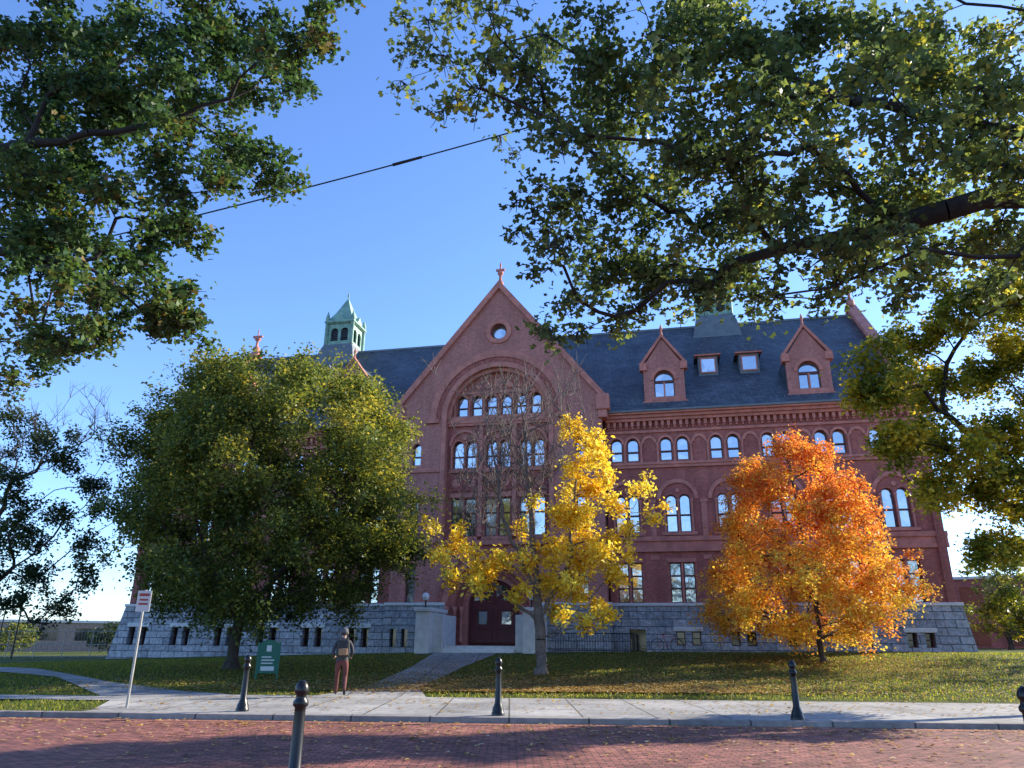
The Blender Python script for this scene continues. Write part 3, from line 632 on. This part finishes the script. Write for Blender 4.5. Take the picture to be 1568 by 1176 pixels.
def crown_m(n,cx,cy,z0,z1,rad,us,vs,**k):
    C=crown(n,0,0,0,1,lambda u:float(np.interp(u,us,vs)),**k); C[:,0]=C[:,0]*rad+cx; C[:,1]=C[:,1]*rad+cy; C[:,2]=z0+(z1-z0)*C[:,2]; return C
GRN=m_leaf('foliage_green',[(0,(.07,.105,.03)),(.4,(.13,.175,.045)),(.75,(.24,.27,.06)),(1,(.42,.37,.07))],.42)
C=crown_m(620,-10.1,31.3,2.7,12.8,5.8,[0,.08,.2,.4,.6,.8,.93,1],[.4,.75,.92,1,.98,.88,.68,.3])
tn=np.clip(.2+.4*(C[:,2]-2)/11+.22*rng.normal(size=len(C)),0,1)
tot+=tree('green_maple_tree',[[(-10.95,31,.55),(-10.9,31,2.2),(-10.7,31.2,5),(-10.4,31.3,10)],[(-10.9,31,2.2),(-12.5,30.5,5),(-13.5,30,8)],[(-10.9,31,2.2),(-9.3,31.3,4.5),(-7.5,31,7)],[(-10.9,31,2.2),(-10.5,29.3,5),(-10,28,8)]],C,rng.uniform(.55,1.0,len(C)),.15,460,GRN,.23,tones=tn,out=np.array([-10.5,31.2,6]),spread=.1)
ORG=m_leaf('foliage_orange',[(0,(.72,.17,.05)),(.35,(.85,.32,.06)),(.7,(.92,.52,.07)),(1,(.92,.7,.1))],.5,tint=(1.08,1.05,.8))
C=crown_m(380,13.0,33.6,2.0,10.3,4.1,[0,.1,.25,.4,.6,.8,.93,1],[.6,.95,1,.94,.8,.62,.42,.12])
tn=np.clip(.82-.62*(C[:,2]-2)/8.5-.03*(C[:,0]-13)+.18*rng.normal(size=len(C)),0,1)
tot+=tree('orange_maple_tree',[[(13.45,33.6,.75),(13.4,33.6,2.6),(13.2,33.6,6),(13.0,33.6,9.5)]],C,rng.uniform(.35,.75,len(C)),.135,560,ORG,.13,tones=tn,out=np.array([13.0,33.6,4]),droop=.35,spread=.08)
YEL=m_leaf('foliage_yellow',[(0,(.78,.48,.04)),(.4,(.93,.68,.06)),(.8,(.95,.78,.11)),(1,(.8,.72,.14))],.5,tint=(1.06,1.02,.7))
yb=[(1.5,9.9,.9),(2.1,8.9,1.0),(1.2,8.1,.9),(2.8,7.5,1.1),(4.1,7.6,.6),(1.9,6.2,1.2),(3.2,5.9,.9),(1.1,6.5,1.0),(.35,5.2,1.1),(1.9,4.7,1.1),(3.1,4.5,.8),(1.3,3.5,1.0),(2.5,2.8,.7),(.3,3.8,.9),(-.7,4.5,.7),(-1.7,4.7,.8),(-2.7,4.5,.9),(-3.7,4.9,.7),(-4.2,5.9,.4),(-3.4,3.7,.6),(-2.2,3.7,.8),(-.9,3.3,.6),(-3.2,5.4,.5),(.6,2.6,.6),(1.8,2.4,.5),(-.2,6.7,.4),(-.7,5.9,.5),(4.3,6.5,.5)]
C=[];R=[]
for dx,z,r in yb:
    for k in range(5):
        v=rng.normal(size=3); v=v/np.linalg.norm(v)*r*.75*rng.uniform(.3,1); C.append((1.15+dx+v[0],29+rng.normal(0,1.1)+v[1],z+v[2])); R.append(r*rng.uniform(.38,.6))
bare=[(1.15+rng.normal(-.6,1.15),29+rng.normal(0,1.2),rng.uniform(7,11.8)) for _ in range(170)]
bare+= [(1.15+rng.uniform(-3.4,-.5),29+rng.normal(0,1.2),rng.uniform(5.5,9)) for _ in range(60)]
tot+=tree('yellow_maple_tree',[[(1.15,29,.4),(1.1,29,2.4),(.9,29,5),(.6,29,8.5),(.5,29,10.5)],[(1.1,29,2.4),(2.3,28.7,4.5),(2.6,28.9,8)],[(1.1,29,2.2),(-.6,29.2,3.6),(-2.8,29,5)],[(1.0,29,3.2),(-.3,28.6,6),(-.8,28.5,9.5)]],C,R,.17,620,YEL,.2,bare=bare,droop=.4,spread=.08,rtip=.012,bark=BARKG,lift=-.25,btw=1.4)
YG=m_leaf('foliage_yellow_green',[(0,(.09,.125,.02)),(.4,(.2,.23,.03)),(.75,(.42,.38,.04)),(1,(.6,.46,.05))],.5)
Yb="10.0 18.6 8.7 .9;9.8 19.2 8 .8;11.8 19.8 10 1;12.2 18.5 10.4 .9;13.4 18.1 11 .9;12.3 20.6 8.6 1.1;10.2 18.9 6.6 .9;14 20.9 9.6 1.2;15.3 20.7 10.4 1.2;11.9 19.1 6.7 1.1;11.1 19.4 5.5 .8;13.7 19.6 7.5 1.1;13 19.9 5.6 1.1;13.9 19.8 6.1 1.1;12.4 19.7 4.1 .6;13.4 19.9 4 .7;16 20 8 1.3;17.5 21 9.5 1.4;16.5 19.5 6 1.2;15.5 19 12 1.2;15 21 5 1"
def blobs(s,k,sp,rs,yj=0):
    C=[];R=[]
    for q in s.split(';'):
        x,y,z,r=map(float,q.split())
        for _ in range(k):
            v=rng.normal(size=3); v=v/np.linalg.norm(v)*r*sp*rng.uniform(.2,1); C.append((x+v[0],y+v[1]+rng.normal(0,yj) if yj else y+v[1],z+v[2])); R.append(r*rs*rng.uniform(.75,1.25))
    return np.array(C),np.array(R)
C,R=blobs(Yb,8,1.0,.5)
tot+=tree('yellow_green_oak_tree',[[(16.8,20,.05),(16.7,20,3),(16.3,20,7),(16,20,11)],[(16.7,20,3.5),(14,19.7,6),(11.5,19.3,8)]],C,R,.12,880,YG,.22,shape=MP,spread=.08,bark=BARKD)
LBs="-8.2 9.7 11 .8;-7.9 10.6 12.2 .8;-6.5 10.1 11.5 .7;-6 10.8 12.6 .6;-5.1 10.9 12.6 .6;-3.6 9.2 10.5 .4;-3 9 10.8 .4;-8.7 11.5 11.3 .9;-6.5 9.8 9.9 .6;-5.5 9.7 10.2 .5;-5.9 12 12.4 .6;-4.4 10.4 10.8 .4;-4.3 11.5 12 .4;-8.2 10.4 9.2 .7;-7.5 10.9 9.4 .7;-5.6 9.5 8.7 .6;-5.6 10.9 10.3 .5;-5.1 11.6 10.4 .5;-4.1 10.6 9.1 .4;-8.6 11.2 8.3 .7;-7.6 11 8.3 .6;-5.7 9.2 7.6 .4;-6 11.3 8.5 .5;-5.4 10.8 8.3 .3;-7.3 9.9 6.5 .5;-6 9.1 6.2 .4;-6.8 11.6 7.9 .5;-5.4 10.4 6.8 .5;-5.2 11.2 6.4 .3;-6.7 11.6 6.7 .5;-5.8 11.1 6.3 .3;-8.5 11.8 6.4 .6;-6.7 10.2 5.6 .3;-7 11.4 6.5 .3;-9.3 10 7 .7;-7 10.5 10.4 .6;-7.2 9.6 8.4 .5;-7.4 10 7.4 .5;-4.6 9.6 8.2 .3;-4.9 11 9.4 .35;-6.3 10.6 7.4 .4"
C,R=blobs(LBs,6,1.15,.55,.3)
OKL=m_leaf('foliage_oak_dark',[(0,(.035,.07,.03)),(.5,(.06,.115,.045)),(.88,(.12,.18,.05)),(1,(.18,.13,.05))],.36,tint=(1.3,1.4,.8))
tot+=tree('oak_tree',[[(-12.5,8,0),(-12.3,8.2,4.5),(-11.5,8.6,7),(-10,9.2,10)],[(-12.2,8.2,5),(-9.5,9.3,7.8),(-7.6,9.6,8.8),(-5.6,10,9.6),(-4.4,10.2,10.4)],[(-11.8,8.4,6),(-8.6,9.6,7.2),(-6.2,10,6.8)]],C,R,.1,1500,OKL,.17,shape=MP,droop=.35,spread=.06,tw=7,rtip=.004,bark=BARKD)
RBs="-1.4 9.3 10.5 .5;-.9 9.1 10.5 .5;-.7 6.8 7.5 .3;-.2 6.9 8.6 .4;-.2 7.2 8.1 .4;.4 9.4 10.8 .5;.3 7.8 8.2 .4;0 8.4 8.3 .2;.6 7.4 7.1 .4;.1 8 6.6 .2;.5 7.7 6.4 .3;.4 7.6 5.8 .2;1 8.3 9 .5;1.2 8.3 9.9 .5;1.5 9.2 8.8 .5;1.3 8.5 7.4 .4;1.1 9.3 7 .4;.8 9.1 5.8 .25;1.4 9.5 6.6 .3;1.9 8.5 9.4 .6;1.7 7 7.1 .4;2 9.1 7.6 .6;1.8 9.4 6.9 .5;2 9.2 6.3 .4;2.5 8.2 9.6 .6;2.8 8.6 8.9 .6;2.2 7.1 6.6 .5;2.6 9 6.8 .5;2.2 8.2 5.8 .3;3 7.4 8.6 .5;2.7 6.7 6.9 .5;3.5 9.1 7.5 .6;3.5 9.5 6.8 .5;3.5 6.8 8.3 .5;4.6 8.9 9.1 .6;3.7 7.7 7 .5;3.2 7 5.6 .4;3 7.4 5.4 .2;4.3 8.8 6.2 .3;5.6 9.1 10.4 .6;4 6.6 7 .5;4.8 8.3 7.3 .6;3.6 6.6 5.4 .3;6.2 8.7 10.1 .6;5.3 7.5 7.8 .5;6.1 9.1 7.9 .6;6 9.4 7.1 .5;4.8 8 5.7 .3;7.7 9.5 10.9 .7;6 7.4 7.7 .6;5.1 6.7 6.2 .4;6 8.3 6.5 .4;5.1 6.6 5.2 .3;7.5 8 9 .8;8 9 7 .7;8 8 11 .8;3 9 11.5 .7;5 8 11.5 .8;5.4 8.5 9.3 .6;4.2 8.2 10 .6;3.4 8.4 10 .6;6.8 8.6 6.9 .5;4.4 7.6 6.3 .4;.6 8.6 5.3 .22;1.6 8.9 5.7 .25;2.6 8.6 5.9 .3"
C,R=blobs(RBs,5,1.2,.62,.3)
tn=np.clip(.15+.055*C[:,0]+.2*rng.normal(size=len(C))+np.where(C[:,0]<0,.45,0),.05,.92)
dn=np.interp(C[:,0],[-1.5,0,1.2],[.3,.55,1.0])
OKR=m_leaf('foliage_maple_olive',[(0,(.065,.1,.045)),(.45,(.12,.17,.07)),(.8,(.22,.26,.08)),(1,(.45,.4,.08))],.46,tint=(1.3,1.3,.75))
tot+=tree('maple_tree',[[(11.5,5,0),(11.2,5.2,4),(10.4,5.8,6)],[(10.8,5.5,5),(8.6,6.8,6.3),(6.1,7.5,6.65),(5,8,6.6),(3.9,8.3,6.4)],[(10.4,5.8,6),(6.3,7.5,7.5),(4.5,8,8.4),(3.3,8.5,9.6),(2.6,8.8,10.7)],[(10.4,5.8,6),(8,7.5,9),(6,8.5,11)]],C,R,.095,1150,OKR,.27,shape=MP,tones=tn,droop=.5,spread=.07,tw=7,rtip=.004,bark=BARKD,dens=dn)
FB="-22.3 32.7 10.5 1.2;-18.9 30.5 8.8 1.1;-20.4 30.2 7.6 1.1;-17.9 31.6 7.6 1;-17.9 29.2 6.1 .9;-15.7 29.5 6.2 .9;-22 32.9 5.8 1.2;-17.1 30.6 5 .9;-19.1 30.7 4 1.1;-16 28.1 3.8 .7;-19.4 30.1 2.7 .9;-18.1 30.9 2.7 .8;-23 31 8 1.4;-24 31 5 1.4;-21 31 4 1.2;-20.5 31 5.8 1.2;-20 31 9.5 1"
C,R=blobs(FB,7,1.0,.42)
DG=m_leaf('foliage_dark_green',[(0,(.03,.055,.03)),(.6,(.05,.085,.035)),(1,(.1,.12,.04))],.35)
bare=[(rng.uniform(-24,-17),31+rng.normal(0,1.5),rng.uniform(8,11.5)) for _ in range(60)]
tot+=tree('dark_ash_tree',[[(-22.2,31.5,.2),(-22,31.5,4),(-21.5,31.3,8),(-21.2,31,10)],[(-22,31.5,3),(-19.5,31,5),(-17.5,30.5,7)]],C,R,.15,650,DG,.18,bare=bare,spread=.1,rtip=.009)
def simple_tree(name,x,y,z0,h,rad,mat,n=160,per=260,ls=.2,tr=.2):
    z=float(gh(x,y)) if z0 is None else z0
    C=crown_m(n,x,y,z+h*.25,z+h,rad,[0,.2,.5,.8,1],[.6,1,.95,.7,.2])
    return tree(name,[[(x,y,z),(x,y,z+h*.3),(x,y,z+h*.8)]],C,rng.uniform(.14,.24,len(C))*rad,ls,per/rad*2,mat,tr,spread=.15)
for x,y,h,r in ((24,12.5,10,3.2),(31,36,14,3.2),(15,8.5,9,2.0)): tot+=simple_tree('unseen_shade_tree',x,y,None,h,r,YG,60,170,.22)  # out-of-view trees, added to throw dappled shadow on road and lawn
for x,y,h,r,m in ((40,62,8,3,GRN),(46,66,10,4,GRN),(38.5,60,4.5,2,YG),(52,70,9,4,YG),(-60,85,4,2.5,DG),(-52,82,3,2,GRN),(-44,86,3,2.2,DG),(58,75,10,4,GRN)):
    tot+=simple_tree('background_tree',x,y,None,h,r,m,60,150,.3,.12)
# ---------------------------------------------------------------- background buildings
def bgb(name,x,y,rz,w,d,h,mat,rows,colsn,z=0):
    E=empty(name,(x,y,z),rz); hs=[]
    for r in range(rows):
        for c in range(colsn):
            a=-w/2+(c+.5)*w/colsn; z0=h*(r+.35)/rows; hs.append(rect(a-w/colsn*.28,a+w/colsn*.28,z0,z0+h/rows*.45))
    panel('front_wall',[rect(-w/2,w/2,-1,h)]+hs,0,.3,mat,E); boxes('windows',[(-w/2+.1,w/2-.1,.2,.22,.2,h-.2)],DG_,E)
    boxes('body',[(-w/2,w/2,.3,d,-1,h-.05)],mat,E); boxes('roof_cap',[(-w/2-.2,w/2+.2,-.2,d+.2,h,h+.3)],GRL,E)
bgb('background_brick_building',57,80,math.radians(-35),26,14,8.5,BR,2,7)
TAN=m_plain('pale_masonry',(.3,.22,.18),.9)
bgb('background_low_building',-62,100,math.radians(20),44,12,3.4,TAN,1,10)
FE=empty('construction_fence',(0,0,0)); fs=[]
for x in np.arange(-44,-24.5,2.0):
    y=56; z=float(gh(x,y)); fs.append((x,y,z,x,y,z+1.8,.03,.03))
for zz in (.1,.9,1.8): fs.append((-44,56,zz+.1,-25,56,zz+.25,.02,.02))
for x in np.arange(-44,-25,.22): fs.append((x,56,.2,x+.001,56,2.0,.008,.008))
tubes('fence_bars',fs,GM,FE,4)
for x,y in ((-38,58),(-33,52),(42,55)):
    z=float(gh(x,y)); E=empty('street_lamp',(x,y,z)); tubes('pole',[(0,0,0,0,0,3.6,.06,.045)],BLK,E,8)
    lathes('lantern',[([(.06,0),(.2,.1),(.24,.35),(.1,.5),(.02,.6)],0,0,3.6)],BLK,E,10)
cs=[];P0=np.array([-17,14.6,8.0]);P1=np.array([9.,13.2,15.4]);pr=None
for k in range(41):
    u=k/40; q=P0+(P1-P0)*u; q[2]-=1.2*4*u*(1-u)*.45
    if pr is not None: cs.append((*pr,*q,.016,.016))
    pr=q
OC=empty('overhead_cable'); tubes('wire',cs,BLK,OC,6)
tubes('splice',[(*(np.array(cs[22][:3])),*(np.array(cs[23][:3])),.035,.03)],BLK,OC,6)
# ---------------------------------------------------------------- fallen leaves and grass blades
P=[]
x=rng.uniform(-14,22,12000);y=rng.uniform(22,41,12000);P.append(np.stack([x,y,gh(x,y)+.05],1))
x=rng.normal(1,4.8,19000);y=25.5+np.abs(rng.normal(0,2.6,19000))-2.5;m=y>21.7;x=x[m];y=y[m];P.append(np.stack([x,y,gh(x,y)+.055],1))
x=rng.normal(13,3.8,7000);y=rng.normal(31.5,3.0,7000);P.append(np.stack([x,y,gh(x,y)+.05],1))
x=rng.uniform(-9,20,1100);y=rng.uniform(17,21.3,1100);P.append(np.stack([x,y,np.full(1100,.125)],1))
x=rng.uniform(-14,14,2200);y=16-np.abs(rng.normal(0,2.6,2200))-KS*x;P.append(np.stack([x,y,np.full(2200,.018)],1))
P=np.concatenate(P)
LIT=m_leaf('fallen_leaf',[(0,(.16,.08,.03)),(.5,(.34,.2,.07)),(.85,(.6,.42,.1)),(1,(.6,.52,.35))],.2)
n=len(P); a=rng.uniform(0,6.28,n); s=rng.uniform(.05,.11,n); tl=rng.normal(0,.25,(n,2))
k=MP[:,0][None]*np.cos(a)[:,None]-MP[:,1][None]*np.sin(a)[:,None]; l=MP[:,0][None]*np.sin(a)[:,None]+MP[:,1][None]*np.cos(a)[:,None]
V=np.stack([P[:,0:1]+k*s[:,None],P[:,1:2]+l*s[:,None],P[:,2:3]+np.abs(k*tl[:,:1]+l*tl[:,1:])*s[:,None]],-1)
npmesh('fallen_leaves',V.reshape(-1,3),np.arange(n*8).reshape(n,8),LIT,None,False,rng.uniform(0,1,n))
n=130000; x=rng.uniform(-26,26,n); y=16.4+(43-16.4)*rng.uniform(0,1,n)**1.1
def inband(L,R,x,y):
    ins=np.zeros(len(x),bool)
    for i in range(len(L)-1):
        q=[L[i],L[i+1],R[i+1],R[i]]; ok=np.ones(len(x),bool); ok2=np.ones(len(x),bool)
        for k in range(4):
            ax,ay=q[k];bx,by=q[(k+1)%4]; cr=(bx-ax)*(y-ay)-(by-ay)*(x-ax); ok&=cr>=-.05; ok2&=cr<=.05
        ins|=ok|ok2
    return ins
m=(y>21.95)|(x<-9.3)
m&=~inband(FPL,FPR,x,y)&~inband(EWL,EWR,x,y)&~inband([(-9.4,19.7),(-60,21.6)],[(-10.4,21.1),(-60,23.2)],x,y)
m&=(y>16.45-KS*x)&(y<44-.217*x)&~((x>-4.9)&(x<3.2)&(y>39))
x=x[m];y=y[m];n=len(x); z=gh(x,y); h=rng.uniform(.03,.085,n); a=rng.uniform(0,6.28,n); wd=rng.uniform(.012,.03,n)
dx=np.cos(a)*wd;dy=np.sin(a)*wd; lx=rng.normal(0,.03,n);ly=rng.normal(0,.03,n)
V=np.stack([np.stack([x-dx,y-dy,z-.01],-1),np.stack([x+dx,y+dy,z-.01],-1),np.stack([x+lx,y+ly,z+h],-1)],1)
GB=m_leaf('grass_blades',[(0,(.055,.085,.02)),(.5,(.1,.13,.03)),(1,(.24,.21,.06))],.6,tint=(2.2,2.1,.8))
npmesh('lawn_grass',V.reshape(-1,3),np.arange(n*3).reshape(n,3),GB,None,False,rng.uniform(0,1,n))
# ---------------------------------------------------------------- light and camera
EL=math.radians(25);AZ=math.radians(65)
w=bpy.data.worlds.new("World");SC.world=w;w.use_nodes=True
nt=w.node_tree; bg=nt.nodes['Background']; sk=nt.nodes.new('ShaderNodeTexSky'); sk.sky_type='NISHITA'; sk.sun_disc=False
sk.sun_elevation=EL; sk.sun_rotation=AZ; sk.air_density=1.0; sk.dust_density=.3; sk.ozone_density=2.0
mx=nt.nodes.new('ShaderNodeMix'); mx.data_type='RGBA'; mx.blend_type='MULTIPLY'; mx.inputs[0].default_value=1; mx.inputs[7].default_value=(1.4,1.75,2.45,1)
nt.links.new(sk.outputs[0],mx.inputs[6]); nt.links.new(mx.outputs[2],bg.inputs[0]); bg.inputs[1].default_value=.15
sd=Vector((math.sin(AZ)*math.cos(EL),math.cos(AZ)*math.cos(EL),math.sin(EL)))
sl=bpy.data.lights.new('sun','SUN'); sl.energy=11; sl.angle=math.radians(.5); sl.color=(1,.9,.72)
so=link(bpy.data.objects.new('sun',sl)); so.rotation_euler=sd.to_track_quat('Z','Y').to_euler(); so.location=(30,20,30)
th=math.radians(19.311);ro=math.radians(.498);c,s=math.cos(ro),math.sin(ro);ct,st_=math.cos(th),math.sin(th)
cam=bpy.data.cameras.new('camera'); co=link(bpy.data.objects.new('camera',cam)); cam.sensor_width=36; cam.lens=36*1125.5/1568; cam.clip_end=5000; cam.clip_start=.05
M=Matrix(((c,-s,0,0),(-s*st_,-c*st_,-ct,0),(s*ct,c*ct,-st_,1.55),(0,0,0,1))); co.matrix_world=M
SC.camera=co
SC.view_settings.view_transform='Standard'; SC.view_settings.look='None'; SC.view_settings.exposure=0
